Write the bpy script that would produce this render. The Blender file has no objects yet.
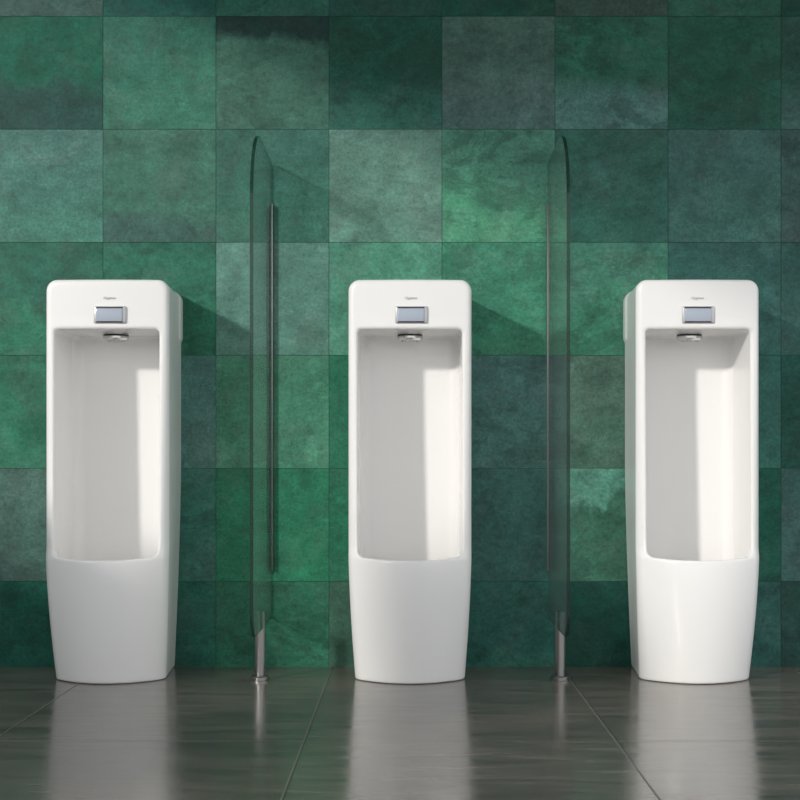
import bpy, bmesh, math, random
import numpy as np
from mathutils import Vector

S = bpy.context.scene
COL = S.collection
rnd = random.Random(7)

# ------------------------------------------------------------------ helpers
def lin(c):
    return tuple(((v/255)/12.92 if v/255 <= 0.04045 else ((v/255+0.055)/1.055)**2.4) for v in c)

def link(name, me, mat=None, parent=None):
    o = bpy.data.objects.new(name, me)
    COL.objects.link(o)
    if mat is not None:
        for m in (mat if isinstance(mat, (list, tuple)) else [mat]):
            me.materials.append(m)
    if parent is not None:
        o.parent = parent
    return o

def from_bm(name, bm, mat=None, parent=None, smooth=False, angle=None):
    me = bpy.data.meshes.new(name)
    bmesh.ops.recalc_face_normals(bm, faces=bm.faces)
    bm.to_mesh(me); bm.free()
    if smooth:
        for p in me.polygons: p.use_smooth = True
        if angle is not None:
            me.set_sharp_from_angle(angle=angle)
    return link(name, me, mat, parent)

def bm_box(bm, a, b, mi=0, bev=0.0, seg=2):
    r = bmesh.ops.create_cube(bm, size=1)
    vs = r['verts']
    for v in vs:
        v.co = Vector([(a[i]+b[i])/2 + v.co[i]*(b[i]-a[i]) for i in range(3)])
    fs = {f for v in vs for f in v.link_faces}
    for f in fs: f.material_index = mi
    if bev > 0:
        es = list({e for v in vs for e in v.link_edges})
        bmesh.ops.bevel(bm, geom=es, offset=bev, segments=seg, affect='EDGES', profile=0.5)

def bm_lathe(bm, prof, cx=0, cy=0, n=48):
    """prof: list of (r, z) from bottom to top; a radius of 0 closes the end"""
    rings = []
    for r, z in prof:
        if r <= 1e-6:
            rings.append([bm.verts.new((cx, cy, z))])
        else:
            rings.append([bm.verts.new((cx+r*math.cos(2*math.pi*k/n), cy+r*math.sin(2*math.pi*k/n), z)) for k in range(n)])
    for A, B in zip(rings, rings[1:]):
        for k in range(n):
            k2 = (k+1) % n
            if len(A) == 1 and len(B) == 1: continue
            if len(A) == 1: bm.faces.new((A[0], B[k2], B[k]))
            elif len(B) == 1: bm.faces.new((A[k], A[k2], B[0]))
            else: bm.faces.new((A[k], A[k2], B[k2], B[k]))

def bm_prism(bm, pts, axis, a, b, mi_side=0, mi_cap=0):
    """extrude a 2-D outline along an axis ('x': pts are (y,z); 'z': pts are (x,y); 'y': pts are (x,z))"""
    def P(p, t):
        return {'x': (t, p[0], p[1]), 'z': (p[0], p[1], t), 'y': (p[0], t, p[1])}[axis]
    A = [bm.verts.new(P(p, a)) for p in pts]
    B = [bm.verts.new(P(p, b)) for p in pts]
    f = bm.faces.new(A); f.material_index = mi_cap
    f = bm.faces.new(B[::-1]); f.material_index = mi_cap
    n = len(pts)
    for k in range(n):
        f = bm.faces.new((A[k], B[k], B[(k+1) % n], A[(k+1) % n])); f.material_index = mi_side

def arc(cx, cy, r, a0, a1, n=12):
    return [(cx+r*math.cos(math.radians(a0+(a1-a0)*k/n)), cy+r*math.sin(math.radians(a0+(a1-a0)*k/n))) for k in range(n+1)]

class NT:
    def __init__(self, name):
        self.m = bpy.data.materials.new(name); self.m.use_nodes = True
        self.t = self.m.node_tree; self.t.nodes.clear()
        self.out = self.t.nodes.new('ShaderNodeOutputMaterial')
    def n(self, typ, **kw):
        nd = self.t.nodes.new(typ)
        for k, v in kw.items():
            if k in ('operation', 'data_type', 'blend_type', 'attribute_name', 'attribute_type', 'noise_dimensions', 'interpolation_type', 'clamp', 'use_clamp'):
                setattr(nd, k, v)
        return nd
    def set(self, nd, **kw):
        for k, v in kw.items():
            nd.inputs[k.replace('_', ' ')].default_value = v
    def l(self, a, b): self.t.links.new(a, b)
    def math(self, op, a, b=None, c=None):
        nd = self.n('ShaderNodeMath', operation=op)
        for i, v in enumerate((a, b, c)):
            if v is None: continue
            if isinstance(v, (int, float)): nd.inputs[i].default_value = v
            else: self.l(v, nd.inputs[i])
        return nd.outputs[0]
    def noise(self, vec, scale, detail=4, rough=0.55, dist=0.0):
        nd = self.n('ShaderNodeTexNoise'); self.l(vec, nd.inputs['Vector'])
        nd.inputs['Scale'].default_value = scale; nd.inputs['Detail'].default_value = detail
        nd.inputs['Roughness'].default_value = rough; nd.inputs['Distortion'].default_value = dist
        return nd.outputs['Fac']
    def mapping(self, vec, scale=(1, 1, 1), loc=(0, 0, 0)):
        nd = self.n('ShaderNodeMapping'); self.l(vec, nd.inputs['Vector'])
        nd.inputs['Scale'].default_value = scale; nd.inputs['Location'].default_value = loc
        return nd.outputs['Vector']
    def mrange(self, v, a, b, c, d, smooth=False):
        nd = self.n('ShaderNodeMapRange')
        if smooth: nd.interpolation_type = 'SMOOTHSTEP'
        self.l(v, nd.inputs['Value'])
        for i, x in zip(('From Min', 'From Max', 'To Min', 'To Max'), (a, b, c, d)):
            nd.inputs[i].default_value = x
        return nd.outputs['Result']
    def mix(self, fac, a, b, blend='MIX'):
        nd = self.n('ShaderNodeMix', data_type='RGBA'); nd.blend_type = blend
        for s, v in ((nd.inputs[0], fac), (nd.inputs[6], a), (nd.inputs[7], b)):
            if isinstance(v, (int, float)): s.default_value = v
            elif isinstance(v, tuple): s.default_value = (*v[:3], 1)
            else: self.l(v, s)
        return nd.outputs[2]

def principled(name, col, rough=0.4, metal=0.0, spec=0.5, coat=0.0, vary=0.0, vscale=20):
    N = NT(name)
    b = N.n('ShaderNodeBsdfPrincipled')
    b.inputs['Base Color'].default_value = (*col, 1); b.inputs['Roughness'].default_value = rough
    b.inputs['Metallic'].default_value = metal; b.inputs['Specular IOR Level'].default_value = spec
    b.inputs['Coat Weight'].default_value = coat; b.inputs['Coat Roughness'].default_value = 0.05
    if vary > 0:
        tc = N.n('ShaderNodeTexCoord')
        f = N.noise(tc.outputs['Object'], vscale, 4)
        N.l(N.mrange(f, 0.3, 0.7, max(0, rough-vary), rough+vary), b.inputs['Roughness'])
    N.l(b.outputs[0], N.out.inputs[0])
    return N.m

# ------------------------------------------------------------------ materials
M_ceramic = principled('glazed_ceramic', (0.955, 0.948, 0.938), 0.24, spec=0.5, vary=0.02, vscale=6)
M_chrome = principled('chrome', (0.62, 0.61, 0.60), 0.16, metal=1.0, vary=0.04, vscale=40)
M_steel = principled('brushed_steel', (0.27, 0.265, 0.26), 0.28, metal=1.0)
M_dark = principled('dark_gap', (0.03, 0.03, 0.032), 0.5)
M_alu = principled('grey_anodised_aluminium', (0.16, 0.18, 0.185), 0.38, metal=0.6)
M_plate = principled('satin_metal_plate', (0.54, 0.55, 0.57), 0.32, metal=0.3, vary=0.04, vscale=80)
M_sensor = principled('blue_grey_sensor_window', lin((176, 186, 202)), 0.16, spec=0.5, vary=0.02)
M_logo = principled('grey_print', (0.52, 0.51, 0.50), 0.5)
M_white = principled('white_plaster', (0.62, 0.62, 0.60), 0.8, vary=0.05)

def glass_mat(name, tint, rough, boost, haze):
    N = NT(name)
    tr = N.n('ShaderNodeBsdfTransparent'); tr.inputs[0].default_value = (*tint, 1)
    gl = N.n('ShaderNodeBsdfGlossy'); gl.inputs['Color'].default_value = (0.9, 0.93, 0.92, 1); gl.inputs['Roughness'].default_value = rough
    fr = N.n('ShaderNodeFresnel')
    gm = N.n('ShaderNodeNewGeometry')                     # both faces of the thin pane reflect alike
    N.l(N.mrange(gm.outputs['Backfacing'], 0, 1, 1.5, 1/1.5), fr.inputs['IOR'])
    fac = N.math('MULTIPLY', fr.outputs[0], boost)
    mx = N.n('ShaderNodeMixShader'); N.l(fac, mx.inputs[0]); N.l(tr.outputs[0], mx.inputs[1]); N.l(gl.outputs[0], mx.inputs[2])
    df = N.n('ShaderNodeBsdfDiffuse'); df.inputs[0].default_value = (0.62, 0.66, 0.66, 1)  # grey diffuse painted in for the pane's grey sheen
    m2 = N.n('ShaderNodeMixShader'); m2.inputs[0].default_value = haze
    N.l(mx.outputs[0], m2.inputs[1]); N.l(df.outputs[0], m2.inputs[2])
    N.l(m2.outputs[0], N.out.inputs[0])
    return N.m
M_glass = glass_mat('clear_grey_glass', (0.945, 0.96, 0.955), 0.0, 1.0, 0.03)
M_glass_edge = glass_mat('polished_glass_edge', (0.26, 0.35, 0.32), 0.05, 0.55, 0.0)

def tile_mat():
    N = NT('green_glazed_concrete_tile')
    A = N.n('ShaderNodeAttribute'); A.attribute_name = 'tint_low'
    B = N.n('ShaderNodeAttribute'); B.attribute_name = 'tint_high'
    P = N.n('ShaderNodeAttribute'); P.attribute_name = 'pattern'
    Q = N.n('ShaderNodeAttribute'); Q.attribute_name = 'tile_uvs'
    sp = N.n('ShaderNodeSeparateColor'); N.l(P.outputs['Color'], sp.inputs[0])
    sq = N.n('ShaderNodeSeparateColor'); N.l(Q.outputs['Color'], sq.inputs[0])
    u, v, seed = sq.outputs[0], sq.outputs[1], sq.outputs[2]
    split, soft, amp, tilt = sp.outputs[0], sp.outputs[1], sp.outputs[2], P.outputs['Alpha']
    cv = N.n('ShaderNodeCombineXYZ')
    N.l(u, cv.inputs[0]); N.l(N.math('MULTIPLY', seed, 37.0), cv.inputs[1]); N.l(v, cv.inputs[2])
    vec = cv.outputs[0]
    n1 = N.noise(vec, 2.6, 9, 0.62, 0.3)
    n2 = N.noise(N.mapping(vec, (5, 1, 9)), 1.6, 7, 0.7, 0.4)
    # boundary between the two glaze tones
    d = N.math('ADD', N.math('SUBTRACT', v, split), N.math('MULTIPLY', N.math('SUBTRACT', n1, 0.5), N.math('MULTIPLY', amp, 2.0)))
    d = N.math('ADD', d, N.math('MULTIPLY', N.math('SUBTRACT', u, 0.5), tilt))
    nd = N.n('ShaderNodeMath', operation='DIVIDE'); nd.use_clamp = False
    N.l(d, nd.inputs[0]); N.l(soft, nd.inputs[1])
    mask = N.mrange(nd.outputs[0], -0.5, 0.5, 0, 1, True)
    col = N.mix(mask, A.outputs['Color'], B.outputs['Color'])
    # cloudy value variation of the glaze
    cl = N.mrange(N.noise(vec, 3.4, 8, 0.62, 0.2), 0.30, 0.70, 0.74, 1.26)
    fine = N.mrange(n2, 0.25, 0.75, 0.76, 1.24)
    grain = N.mrange(N.noise(vec, 38, 3, 0.75), 0.3, 0.7, 0.76, 1.24)
    g = N.math('MULTIPLY', N.math('MULTIPLY', cl, fine), grain)
    vm = N.n('ShaderNodeVectorMath', operation='SCALE'); N.l(col, vm.inputs[0]); N.l(g, vm.inputs['Scale'])
    col = vm.outputs[0]
    # greyer worn areas
    gw = N.mrange(N.noise(N.mapping(vec, (1, 1, 1), (9.1, 3.3, 1.7)), 2.2, 9, 0.65, 0.6), 0.45, 0.68, 0.0, 0.28, True)
    hs = N.n('ShaderNodeHueSaturation'); hs.inputs['Saturation'].default_value = 0.45; hs.inputs['Value'].default_value = 0.95
    N.l(col, hs.inputs['Color'])
    col = N.mix(gw, col, hs.outputs[0])
    # ragged darker worn patches, stronger on some tiles than on others
    wn = N.n('ShaderNodeTexWhiteNoise', noise_dimensions='1D'); wn.noise_dimensions = '1D'; N.l(N.math('MULTIPLY', seed, 91.7), wn.inputs['W'])
    amt = N.mrange(wn.outputs[0], 0.15, 1.0, 0.05, 0.62)
    wpn = N.noise(N.mapping(vec, (0.9, 1, 1.5), (2.2, 6.1, 4.9)), 1.9, 12, 0.70, 0.6)
    wp = N.math('MULTIPLY', N.mrange(wpn, 0.525, 0.555, 0, 1, True), amt)
    col = N.mix(wp, col, N.mix(0.62, col, lin((24, 52, 44))))
    # mint bloom and scuffs
    bl = N.noise(N.mapping(vec, (1, 1, 1), (4.3, 2.1, 7.7)), 2.6, 13, 0.72, 0.5)
    blm = N.math('MULTIPLY', N.mrange(bl, 0.555, 0.62, 0.0, 0.85, True), N.mrange(wn.outputs[0], 0.0, 0.9, 0.7, 0.1))
    lt = N.n('ShaderNodeVectorMath', operation='MULTIPLY'); N.l(col, lt.inputs[0]); lt.inputs[1].default_value = (1.55, 1.55, 1.6)
    col = N.mix(blm, col, lt.outputs[0])
    # pale hairline scuffs and dark pits
    sc = N.noise(N.mapping(vec, (3, 1, 14), (1, 8, 3)), 3.0, 10, 0.75, 1.2)
    col = N.mix(N.mrange(sc, 0.57, 0.64, 0, 0.45, True), col, lt.outputs[0])
    pit = N.mrange(N.noise(N.mapping(vec, (1, 1, 1), (1.3, 5.1, 2.7)), 20, 6, 0.75), 0.57, 0.63, 0.0, 0.42, True)
    dk = N.n('ShaderNodeVectorMath', operation='MULTIPLY'); N.l(col, dk.inputs[0]); dk.inputs[1].default_value = (0.5, 0.55, 0.55)
    col = N.mix(pit, col, dk.outputs[0])
    b = N.n('ShaderNodeBsdfPrincipled')
    N.l(col, b.inputs['Base Color'])
    b.inputs['Specular IOR Level'].default_value = 0.22
    N.l(N.mrange(n1, 0.3, 0.7, 0.42, 0.62), b.inputs['Roughness'])
    bp = N.n('ShaderNodeBump'); bp.inputs['Strength'].default_value = 0.35; bp.inputs['Distance'].default_value = 0.004
    hh = N.math('ADD', N.math('MULTIPLY', N.noise(vec, 9, 6, 0.6), 0.6), N.math('MULTIPLY', n2, 0.4))
    N.l(hh, bp.inputs['Height']); N.l(bp.outputs[0], b.inputs['Normal'])
    N.l(b.outputs[0], N.out.inputs[0])
    return N.m
M_tile = tile_mat()
M_grout = principled('dark_green_grout', lin((46, 84, 72)), 0.8, spec=0.2)

def floor_mat():
    N = NT('polished_dark_stone_floor')
    tc = N.n('ShaderNodeTexCoord'); o = tc.outputs['Object']
    s = N.n('ShaderNodeSeparateXYZ'); N.l(o, s.inputs[0])
    x, y = s.outputs[0], s.outputs[1]
    W, X0, L, Y0, OFF = 0.606, -0.2064, 1.8, -1.074, 0.6
    cx = N.math('DIVIDE', N.math('SUBTRACT', x, X0), W)
    ci = N.math('FLOOR', cx)
    fx = N.math('SUBTRACT', cx, ci)
    dx = N.math('MULTIPLY', N.math('MINIMUM', fx, N.math('SUBTRACT', 1.0, fx)), W)
    yo = N.math('SUBTRACT', N.math('SUBTRACT', y, Y0), N.math('MULTIPLY', N.math('MODULO', N.math('ADD', ci, 101), 2.0), -OFF))
    cy = N.math('DIVIDE', yo, L)
    cj = N.math('FLOOR', cy)
    fy = N.math('SUBTRACT', cy, cj)
    dy = N.math('MULTIPLY', N.math('MINIMUM', fy, N.math('SUBTRACT', 1.0, fy)), L)
    wob = N.math('MULTIPLY', N.math('SUBTRACT', N.noise(o, 60, 3), 0.5), 0.0012)
    gx = N.mrange(N.math('ADD', dx, wob), 0.0010, 0.0022, 1, 0)
    gy = N.mrange(N.math('ADD', dy, wob), 0.0010, 0.0022, 1, 0)
    g = N.math('MAXIMUM', gx, gy)
    st = N.noise(N.mapping(o, (1.0, 5.0, 1)), 3.2, 8, 0.62, 0.8)
    st2 = N.noise(N.mapping(o, (1.5, 9.0, 1), (3, 8, 0)), 7.0, 7, 0.65, 0.4)
    tid = N.n('ShaderNodeTexWhiteNoise'); cc = N.n('ShaderNodeCombineXYZ'); N.l(ci, cc.inputs[0]); N.l(cj, cc.inputs[1]); N.l(cc.outputs[0], tid.inputs[0])
    col = N.mix(N.mrange(st, 0.3, 0.72, 0, 1), lin((78, 73, 69)), lin((128, 119, 110)))
    col = N.mix(N.mrange(st2, 0.45, 0.75, 0, 0.5), col, lin((124, 120, 112)))
    vm = N.n('ShaderNodeVectorMath', operation='SCALE'); N.l(col, vm.inputs[0]); N.l(N.mrange(tid.outputs[0], 0, 1, 0.9, 1.1), vm.inputs['Scale'])
    edge = N.math('MULTIPLY', N.mrange(N.math('MULTIPLY', fx, W), 0.0040, 0.0050, 1, 0), 0.75)   # dark line along one side of a joint
    col = N.mix(edge, vm.outputs[0], lin((34, 35, 34)))
    col = N.mix(g, col, lin((112, 109, 102)))
    b = N.n('ShaderNodeBsdfPrincipled'); N.l(col, b.inputs['Base Color'])
    b.inputs['Specular IOR Level'].default_value = 0.7
    r = N.mrange(st, 0.3, 0.7, 0.13, 0.23)
    N.l(N.math('ADD', r, N.math('MULTIPLY', g, 0.45)), b.inputs['Roughness'])
    bp = N.n('ShaderNodeBump'); bp.inputs['Strength'].default_value = 0.05; bp.inputs['Distance'].default_value = 0.002
    N.l(N.math('SUBTRACT', N.math('MULTIPLY', st2, 0.6), N.math('MULTIPLY', g, 1.0)), bp.inputs['Height']); N.l(bp.outputs[0], b.inputs['Normal'])
    N.l(b.outputs[0], N.out.inputs[0])
    return N.m
M_floor = floor_mat()

# ------------------------------------------------------------------ the room
SUN = Vector((0.78, 1.0, -0.40)).normalized()
XL, XR, YF, ZC = -2.5, 3.2, -7.0, 3.2

def struct(o): o['kind'] = 'structure'; return o

bm = bmesh.new(); bm_box(bm, (XL-0.2, YF, -0.1), (XR, 0.1, 0.0)); struct(from_bm('floor', bm, M_floor))
bm = bmesh.new(); bm_box(bm, (XL-0.2, YF, ZC), (XR, 0.1, ZC+0.15)); struct(from_bm('ceiling', bm, M_white))
# side wall with the high strip window that lets the sun in
WZ0, WZ1, WY0, WY1 = 1.00, 2.69, -6.3, -0.3
bm = bmesh.new()
T = 0.012
bm_box(bm, (XL-T, YF, 0), (XL, 0, WZ0)); bm_box(bm, (XL-T, YF, WZ1), (XL, 0, ZC))
bm_box(bm, (XL-T, WY1, WZ0), (XL, 0, WZ1)); bm_box(bm, (XL-T, YF, WZ0), (XL, WY0, WZ1))
# two raised sill stretches, added out of view to shade the urinal bowls
bm_box(bm, (XL-T, -2.76, WZ0), (XL, -2.15, 1.24)); bm_box(bm, (XL-T, -4.15, WZ0), (XL, -3.44, 1.68))
struct(from_bm('wall_left', bm, M_white))

# ---- green tiled wall: per-tile glaze tones (the two tones of a tile: lower, upper)
# light each tile receives in the photo: L = sun + fill, S = fill only  -> albedo
KL, KS = 1.06, 0.58
TILES = {
 0: [('L',(64,98,84)),('L',(34,96,80)),('S',(32,78,65)),('S',(26,62,54)),('S',(18,62,50)),('S',(44,66,58)),('S',(34,75,62)),('S',(18,60,50))],
 1: [('L',(40,82,70),(28,102,76),.36,.25,.35,0),('L',(64,126,98),(54,114,90)),('L',(68,114,92),(32,66,56),.80,.10,.22,0),('S',(36,78,68),(22,64,52),.35,.5,.3,0),
     ('S',(60,86,82),(54,80,72),.4,.4,.4,0),('S',(62,98,92),(34,82,66),.36,.30,.25,0),('S',(32,76,63),(26,70,56)),('S',(50,80,74),(32,66,58),.3,.3,.3,0)],
 2: [('L',(76,132,108),(80,128,110)),('L',(66,104,88),(68,118,94),.22,.08,.30,.15),('L',(62,118,94),(62,112,92)),('L',(102,146,122),(96,138,116)),
     ('L',(80,150,110),(82,140,112)),('S',(44,86,76),(42,82,72)),('S',(56,94,86),(52,86,80)),('S',(55,78,74),(48,76,72))],
 3: [('L',(52,124,92),(50,108,84),.5,.3,.5,0),('L',(48,120,88),(50,115,88)),('L',(98,145,122),(96,142,120)),('L',(88,155,122),(86,150,118)),
     ('L',(66,140,104),(64,134,100)),('L',(68,138,104),(72,132,104)),('S',(46,86,80),(46,84,78)),('S',(44,78,72),(42,76,70))],
 4: [('L',(46,118,86),(42,110,80)),('S',(62,97,90),(60,94,88)),('L',(80,146,110),(75,138,104)),('L',(48,128,92),(46,122,88)),
     ('S',(62,98,92),(60,94,90)),('L',(84,124,100),(86,118,98)),('S',(46,92,82),(42,84,76),.3,.2,.4,0),('S',(20,66,56),(24,70,60))],
 5: [('L',(72,108,92),(78,116,98)),('S',(42,88,78),(46,92,80)),('L',(46,130,90),(48,128,90)),('L',(44,122,86),(42,118,84)),
     ('S',(46,82,76),(48,84,78)),('L',(66,118,92),(100,164,134),.78,.14,.55,-.5),('S',(22,76,62),(22,74,60)),('S',(56,88,84),(52,84,80))],
 6: [('L',(26,92,72),(26,96,74)),('S',(24,72,60),(28,76,64)),('L',(44,110,80),(50,118,86)),('L',(64,106,82),(68,108,84)),
     ('S',(40,92,78),(34,78,70),.3,.25,.4,0),('L',(26,84,66),(24,80,64)),('S',(40,80,74),(38,78,72)),('S',(32,62,56),(34,64,58))],
}
PXS = 376.67
def wall_x(px): return (px-410)/PXS
def wall_z(py): return 0.536+(465-py)/PXS
TS = 113.0/PXS
def build_wall():
    me = bpy.data.meshes.new('wall_back')
    verts, faces, mats = [], [], []
    low, high, pat, uvs = [], [], [], []
    def quad(p, mi, c=None):
        k = len(verts); verts.extend(p); faces.append((k, k+1, k+2, k+3)); mats.append(mi)
        uvq = ((0, 0), (1, 0), (1, 1), (0, 1))
        for i in range(4):
            if c:
                low.append((*c[0], 1)); high.append((*c[1], 1)); pat.append(c[2]); uvs.append((*uvq[i], c[3], 1))
            else:
                low.append((0, 0, 0, 1)); high.append((0, 0, 0, 1)); pat.append((.5, .5, .5, 0)); uvs.append((0, 0, 0, 1))
    quad([(XL, 0.002, -0.05), (XR, 0.002, -0.05), (XR, 0.002, ZC), (XL, 0.002, ZC)], 1)
    x_c0 = wall_x(-10)           # left edge of column 0
    z_r1 = wall_z(16.3)          # top edge of row 1
    G = 0.0006
    keys = [t for r in TILES.values() for t in r]
    for col in range(-6, 15):
        for row in range(-8, 8):
            xa = x_c0 + col*TS; xb = xa+TS
            zb = z_r1 - (row-1)*TS; za = zb-TS
            if xb < XL+.01 or xa > XR-.01 or zb < 0.01 or za > ZC: continue
            if row in TILES and 0 <= col < 8: t = TILES[row][col]
            else: t = keys[rnd.randrange(len(keys))]
            k = KL if t[0] == 'L' else KS
            a = t[1]; b = t[2] if len(t) > 2 else t[1]
            p = t[3:7] if len(t) > 3 else (0.5, 0.7, 0.5, rnd.uniform(-.3, .3))
            def alb(c): return tuple(max(0.0, (v-0.002)/(k*q)) for v, q in zip(lin(c), (1.04, 1.03, 0.88) if t[0] == 'L' else (1.0, 1.0, 1.0)))
            dep = rnd.uniform(-0.0004, 0.0)
            x0, x1, z0, z1 = max(xa, XL)+G, min(xb, XR)-G, max(za, -0.01)+G, min(zb, ZC)-G
            # keep the pattern in tile units on cut tiles
            fz = (z0-za)/TS
            kq = len(uvs)
            quad([(x0, dep, z0), (x1, dep, z0), (x1, dep, z1), (x0, dep, z1)], 0, (alb(a), alb(b), tuple(p), rnd.random()))
            for i, (uu, vv) in enumerate((((x0-xa)/TS, fz), ((x1-xa)/TS, fz), ((x1-xa)/TS, (z1-za)/TS), ((x0-xa)/TS, (z1-za)/TS))):
                uvs[kq+i] = (uu, vv, uvs[kq+i][2], 1)
            # the tile's thin side faces
            for (p0, p1) in (((x0, z0), (x1, z0)), ((x1, z0), (x1, z1)), ((x1, z1), (x0, z1)), ((x0, z1), (x0, z0))):
                quad([(p0[0], 0.002, p0[1]), (p1[0], 0.002, p1[1]), (p1[0], dep, p1[1]), (p0[0], dep, p0[1])], 1)
    me.from_pydata(verts, [], faces)
    for nm, data in (('tint_low', low), ('tint_high', high), ('pattern', pat), ('tile_uvs', uvs)):
        at = me.attributes.new(nm, 'FLOAT_COLOR', 'CORNER')
        at.data.foreach_set('color', np.array(data, dtype=np.float32).ravel())
    me.polygons.foreach_set('material_index', np.array(mats, dtype=np.int32))
    return struct(link('wall_back', me, [M_tile, M_grout]))
build_wall()

# ------------------------------------------------------------------ urinals
def rmax(a, b, r):
    return np.minimum(np.maximum(a, b), -r) + np.hypot(np.maximum(a+r, 0), np.maximum(b+r, 0))
def c01(v): return np.clip(v, 0, 1)
def sst(v): v = c01(v); return v*v*(3-2*v)

HEAD_Z, RIM_Z, TOP_Z = 0.8710, 0.303, 0.9950
def halfw(y, z):
    wf = 0.153 - 0.013*c01(1-z/0.33)**1.5
    wb = 0.1420 - 0.0175*c01(1-z/0.55)**1.5 + 0.0045*sst((z-0.858)/0.012)*sst((y+0.055)/0.02)
    return wb + (wf-wb)*sst(-y/0.30)
def frontd(x, y, z):
    lo = 0.222 + 0.062*(1-(1-c01(z/0.31))**1.7)
    F = 0.276 + (lo-0.276)*(1-sst((z-0.302)/0.035))
    B = 0.008 + 0.092*c01(1-z/0.9)**1.15
    return F + B*(1-np.minimum(1.0, (x/0.15)**2))
def body_sdf(x, y, z):
    ax = np.abs(x)
    fd = frontd(x, y, z)
    o = rmax(ax-halfw(y, z), z-TOP_Z, 0.028)
    o = rmax(o, (-y-fd)*0.93, 0.014+0.006*(1-sst(z/0.33)))
    o = np.maximum(o, y+0.001)
    o = rmax(o, 0.0005-z, 0.005)
    inner = 0.129
    c1 = rmax(ax-inner, y+0.060, 0.03)
    c1 = rmax(c1, z-HEAD_Z, 0.010)
    c1 = rmax(c1, RIM_Z+0.010*(x/0.15)**2-z, 0.016)
    c2 = rmax(ax-inner, y+0.060, 0.03)
    c2 = rmax(c2, (-y-(fd-0.022))*0.93, 0.03)
    c2 = rmax(c2, 0.13-z, 0.06)
    c2 = np.maximum(c2, z-0.5)
    c = np.minimum(c1, c2)
    return rmax(o, -c, 0.004+0.004*sst((z-0.32)/0.04))

def surface_nets(f, lo, hi, h):
    ax = [np.arange(lo[i], hi[i]+h, h) for i in range(3)]
    X, Y, Z = np.meshgrid(*ax, indexing='ij')
    V = f(X, Y, Z)
    s = V < 0
    nx, ny, nz = V.shape
    acc = np.zeros((nx-1, ny-1, nz-1, 3)); cnt = np.zeros((nx-1, ny-1, nz-1))
    offs = [(i, j, k) for i in (0, 1) for j in (0, 1) for k in (0, 1)]
    def sl(a, o): return a[o[0]:o[0]+nx-1, o[1]:o[1]+ny-1, o[2]:o[2]+nz-1]
    for a in offs:
        for d in range(3):
            if a[d] == 1: continue
            b = list(a); b[d] = 1
            va, vb = sl(V, a), sl(V, b)
            m = (va < 0) != (vb < 0)
            t = np.where(m, va/np.where(m, va-vb, 1), 0)
            for e in range(3):
                acc[..., e] += np.where(m, a[e] + (t if e == d else 0), 0)
            cnt += m
    act = cnt > 0
    idx = -np.ones(act.shape, dtype=np.int64); idx[act] = np.arange(act.sum())
    ii = np.argwhere(act)
    P = np.array(lo) + h*(ii + acc[act]/cnt[act][:, None])
    F = []
    for d in range(3):
        e1, e2 = (d+1) % 3, (d+2) % 3
        sh = [slice(None)]*3; sh2 = [slice(None)]*3
        sh[d] = slice(0, -1); sh2[d] = slice(1, None)
        a, b = s[tuple(sh)], s[tuple(sh2)]
        ed = np.argwhere(a != b)
        ok = (ed[:, e1] > 0) & (ed[:, e2] > 0) & (ed[:, e1] < V.shape[e1]-1) & (ed[:, e2] < V.shape[e2]-1)
        ed = ed[ok]
        inside = a[tuple(ed.T)]
        def g(o1, o2):
            q = ed.copy(); q[:, e1] += o1; q[:, e2] += o2
            return idx[tuple(q.T)]
        q = np.stack([g(-1, -1), g(0, -1), g(0, 0), g(-1, 0)], 1)
        q[~inside] = q[~inside][:, ::-1]
        F.append(q)
    F = np.concatenate(F)
    e = 2e-4
    for _ in range(3):
        v = f(*P.T)
        gr = np.stack([f(P[:, 0]+e, P[:, 1], P[:, 2])-f(P[:, 0]-e, P[:, 1], P[:, 2]),
                       f(P[:, 0], P[:, 1]+e, P[:, 2])-f(P[:, 0], P[:, 1]-e, P[:, 2]),
                       f(P[:, 0], P[:, 1], P[:, 2]+e)-f(P[:, 0], P[:, 1], P[:, 2]-e)], 1)/(2*e)
        st = np.clip(v/np.maximum((gr**2).sum(1), 0.2), -h*.5, h*.5)
        P = P - gr*st[:, None]
    return P, F

def mesh_np(name, P, F, smooth=True):
    me = bpy.data.meshes.new(name)
    me.from_pydata(P.tolist(), [], F.tolist()); me.validate(); me.update()
    me.polygons.foreach_set('use_smooth', np.ones(len(me.polygons), dtype=bool))
    return me

P, F = surface_nets(body_sdf, (-0.170, -0.360, -0.012), (0.170, 0.012, 1.010), 0.0037)
ME_body = mesh_np('ceramic_body', P, F)
M_b = ME_body
ME_body.materials.append(M_ceramic)

# sensor plate: bevelled frame, dark reveals, blue-grey window
FACE_Y = -0.2845
PX, PZ, PW, PH = 0.0035, 0.9063, 0.0795, 0.0425
def build_plate():
    bm = bmesh.new()
    bm_box(bm, (-PW/2, -0.0050, -PH/2), (PW/2, 0.004, PH/2), bev=0.0030, seg=3)
    o = from_bm('sensor_plate', bm, M_plate, None, True, math.radians(40))
    # dark slots above and below the window
    bm = bmesh.new()
    bm_box(bm, (-PW/2+0.006, -0.0056, PH/2-0.0062), (PW/2-0.008, -0.003, PH/2-0.0022), bev=0.0004, seg=1)
    bm_box(bm, (-PW/2+0.006, -0.0056, -PH/2+0.0018), (PW/2-0.008, -0.003, -PH/2+0.0050), bev=0.0004, seg=1)
    d = from_bm('shadow_gap', bm, M_dark, o)
    bm = bmesh.new()
    bm_box(bm, (-PW/2+0.0065, -0.0085, -PH/2+0.0045), (PW/2-0.0085, -0.003, PH/2-0.0058), bev=0.0016, seg=3)
    w = from_bm('sensor_window', bm, M_sensor, o, True, math.radians(40))
    return o, d, w

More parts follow.
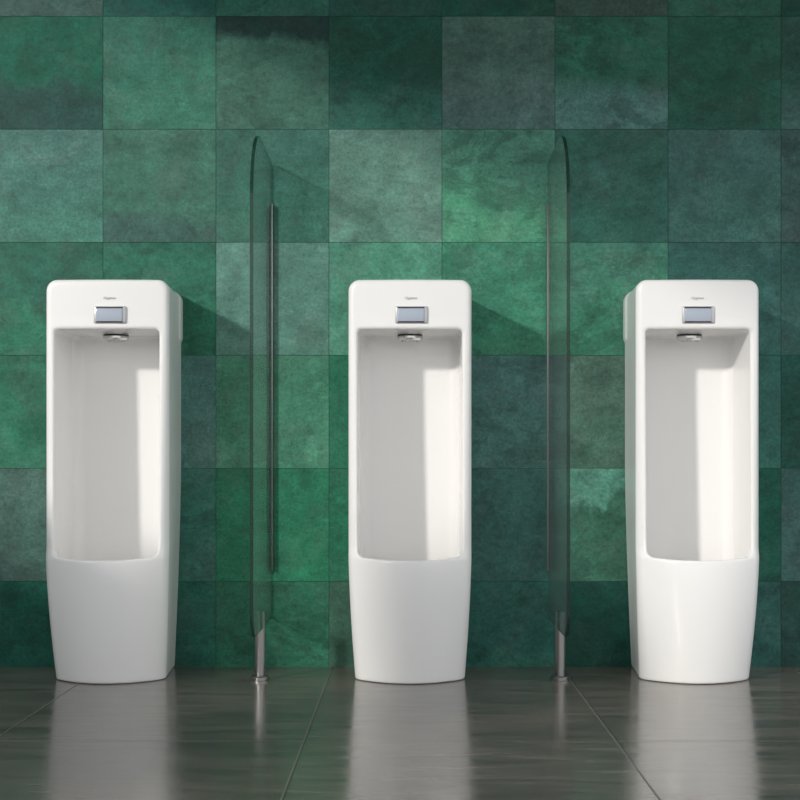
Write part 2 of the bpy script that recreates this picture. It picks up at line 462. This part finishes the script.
def build_spray():
    bm = bmesh.new()
    z0 = HEAD_Z + 0.0005
    bm_lathe(bm, [(0, z0-0.0215), (0.0070, z0-0.0215), (0.0095, z0-0.0200), (0.0130, z0-0.0205), (0.0230, z0-0.0195), (0.0300, z0-0.0168), (0.0325, z0-0.0135), (0.0325, z0-0.0085),
                  (0.0310, z0-0.0070), (0.0260, z0-0.0065), (0.0260, z0), (0, z0)])
    o = from_bm('spray_head', bm, M_chrome, None, True, math.radians(35))
    bm = bmesh.new()
    for k in range(12):
        a = 2*math.pi*k/12
        bm_lathe(bm, [(0, z0-0.0208), (0.0014, z0-0.0208), (0.0014, z0-0.0180), (0, z0-0.0180)], 0.0205*math.cos(a), 0.0205*math.sin(a), 8)
    nz = from_bm('nozzle_ring', bm, M_steel, o)
    bm = bmesh.new()
    bm_lathe(bm, [(0.0262, z0-0.0066), (0.0318, z0-0.0066), (0.0318, z0-0.0035), (0.0262, z0-0.0035)])  # black ring standing in for the shaded gap above the disc
    gs = from_bm('gap_ring', bm, M_dark, o)
    return o, nz, gs

def build_logo():
    cu = bpy.data.curves.new('logo', 'FONT')
    cu.body = 'Hygiene'; cu.size = 0.0095; cu.shear = 0.25; cu.align_x = 'CENTER'; cu.extrude = 0.0004; cu.resolution_u = 3
    t = bpy.data.objects.new('logo', cu); COL.objects.link(t)
    dg = bpy.context.evaluated_depsgraph_get(); dg.update()
    me = bpy.data.meshes.new_from_object(t.evaluated_get(dg)); me.name = 'logo'
    bpy.data.objects.remove(t); bpy.data.curves.remove(cu)
    me.materials.clear()
    return link('logo', me, M_logo)

def make_urinal():
    r = bpy.data.objects.new('urinal', None); COL.objects.link(r)
    link('ceramic_body', ME_body, None, r)
    pl, d, w = build_plate(); pl.parent = r; pl.location = (PX, FACE_Y, PZ); pl['label'] = 'grey metal sensor plate'
    w['label'] = 'blue grey sensor window'
    sp, nz, gs = build_spray(); sp.parent = r; sp.location = (0, -0.16, 0); sp['label'] = 'round chrome spray head'
    lg = build_logo(); lg.parent = r; lg.location = (0.001, FACE_Y-0.0002, 0.9475-0.0025); lg.rotation_euler = (math.pi/2, 0, 0)
    return r

def dup(root):
    c = root.copy(); COL.objects.link(c)
    for ch in root.children:
        k = ch.copy(); COL.objects.link(k); k.parent = c
        for g in ch.children:
            q = g.copy(); COL.objects.link(q); q.parent = k
    return c

proto = make_urinal()
UR = [(-0.749, 0.0095, 'leftmost white floor-standing urinal with its right side visible against the green tiles'),
      (0.0, 0.0035, 'middle white floor-standing urinal seen straight on between the two glass screens'),
      (0.712, -0.0015, 'rightmost white floor-standing urinal with its left side visible beyond the right glass screen')]
for i, (x, po, lab) in enumerate(UR):
    u = proto if i == 0 else dup(proto)
    u.location = (x, 0, 0)
    for ch in u.children:                       # the fittings are not set to the same millimetre on each
        if ch.name.startswith('sensor_plate'): ch.location.x = po
        if ch.name.startswith('logo'): ch.location.x = po - 0.0015
    u['label'] = lab; u['category'] = 'urinal'; u['group'] = 'row of white urinals'

# ------------------------------------------------------------------ glass partitions
def make_screen(sg):
    r = bpy.data.objects.new('privacy_screen', None); COL.objects.link(r)
    # glass pane, big rounded front corner at the top
    y0, y1, z0, z1 = -0.490, -0.006, 0.130, 1.337
    R1, R2, R3 = 0.18, 0.055, 0.012
    pts = arc(y0+R1, z1-R1, R1, 180, 90, 20) + arc(y1-R3, z1-R3, R3, 90, 0, 5) + arc(y1-R3, z0+R3, R3, 0, -90, 5) + arc(y0+R2, z0+R2, R2, 270, 180, 12)
    bm = bmesh.new()
    bm_prism(bm, pts, 'x', -0.004, 0.004, mi_side=1, mi_cap=0)
    from_bm('glass_pane', bm, [M_glass, M_glass_edge], r)['label'] = 'clear glass pane with rounded corner'
    # wall channel
    bm = bmesh.new()
    ca, cb = wall_z(571), wall_z(205)
    D = -0.018
    bm_box(bm, (-0.0066, D, ca), (-0.0042, -0.0006, cb), bev=0.0008, seg=2)
    bm_box(bm, (0.0042, D, ca), (0.0066, -0.0006, cb), bev=0.0008, seg=2)
    bm_box(bm, (-0.0066, -0.0050, ca), (0.0066, -0.0006, cb))
    from_bm('wall_channel', bm, M_alu, r, True, math.radians(30))['label'] = 'grey metal channel fixed to the wall'
    # post: round bar slotted over the pane
    px, py, R = 0.005*sg, -0.243, 0.0128
    bm = bmesh.new()
    bm_lathe(bm, [(0, 0.002), (R, 0.002), (R, 0.1285), (0, 0.1285)], px, py, 40)
    g = 0.0043
    for sd_ in (1, -1):                        # the two jaws either side of the pane
        cut = g - sd_*px
        a = math.degrees(math.acos(cut/R))
        ol = [(sd_*p_[0]+px, p_[1]+py) for p_ in arc(0, 0, R, -a, a, 20)]
        bm_prism(bm, ol, 'z', 0.1285, 0.170)
    p = from_bm('support_post', bm, M_steel, r, True, math.radians(30)); p['label'] = 'round steel post clamping the pane'
    bm = bmesh.new()
    bm_lathe(bm, [(0, 0.0005), (0.0225, 0.0005), (0.0225, 0.0085), (0.0205, 0.0105), (0.0138, 0.0115), (0.0138, 0.0035), (0, 0.0035)], px, py, 48)
    from_bm('base_flange', bm, M_steel, p, True, math.radians(30))
    return r

for x, lab in ((-0.3690, 'clear glass privacy screen on a steel post between the left and middle urinals'),
               (0.3690, 'clear glass privacy screen on a steel post between the middle and right urinals')):
    p = make_screen(math.copysign(1, x))
    p.location = (x, 0, 0)
    p['label'] = lab; p['category'] = 'urinal screen'; p['group'] = 'glass privacy screens'

# ------------------------------------------------------------------ light
sd = bpy.data.lights.new('sun', 'SUN'); sd.energy = 1.88; sd.angle = math.radians(2.8); sd.color = (1.0, 0.955, 0.89)
so = bpy.data.objects.new('sun', sd); COL.objects.link(so)
so.rotation_euler = SUN.to_track_quat('-Z', 'Y').to_euler(); so.location = (-4, -4, 5)

w = bpy.data.worlds.new('daylight'); S.world = w; w.use_nodes = True
wt = w.node_tree
bg = wt.nodes['Background']; bg.inputs[1].default_value = 1.55
tcw = wt.nodes.new('ShaderNodeTexCoord'); sxw = wt.nodes.new('ShaderNodeSeparateXYZ'); rp = wt.nodes.new('ShaderNodeValToRGB'); mrw = wt.nodes.new('ShaderNodeMapRange')
wt.links.new(tcw.outputs['Generated'], sxw.inputs[0]); wt.links.new(sxw.outputs[2], mrw.inputs['Value'])
mrw.inputs['From Min'].default_value = -1; mrw.inputs['From Max'].default_value = 1
wt.links.new(mrw.outputs[0], rp.inputs[0])
e = rp.color_ramp.elements
e[0].position = 0.44; e[0].color = (0.33, 0.335, 0.35, 1)
e[1].position = 0.56; e[1].color = (0.97, 0.985, 1.0, 1)
e2 = e.new(1.0); e2.color = (0.90, 0.95, 1.0, 1)
wt.links.new(rp.outputs[0], bg.inputs[0])

# ------------------------------------------------------------------ camera
cd = bpy.data.cameras.new('camera'); cam = bpy.data.objects.new('camera', cd); COL.objects.link(cam)
cam.location = (0, -4.0, 0.536); cam.rotation_euler = (math.pi/2, 0, 0)
cd.sensor_width = 36; cd.lens = 36*1506.7/800
cd.shift_x = -0.0125; cd.shift_y = 0.08125
S.camera = cam

S.view_settings.view_transform = 'Standard'; S.view_settings.look = 'None'
S.view_settings.exposure = -0.03; S.view_settings.gamma = 1.0; S.view_settings.use_curve_mapping = False
S.cycles.max_bounces = 10; S.cycles.transparent_max_bounces = 12
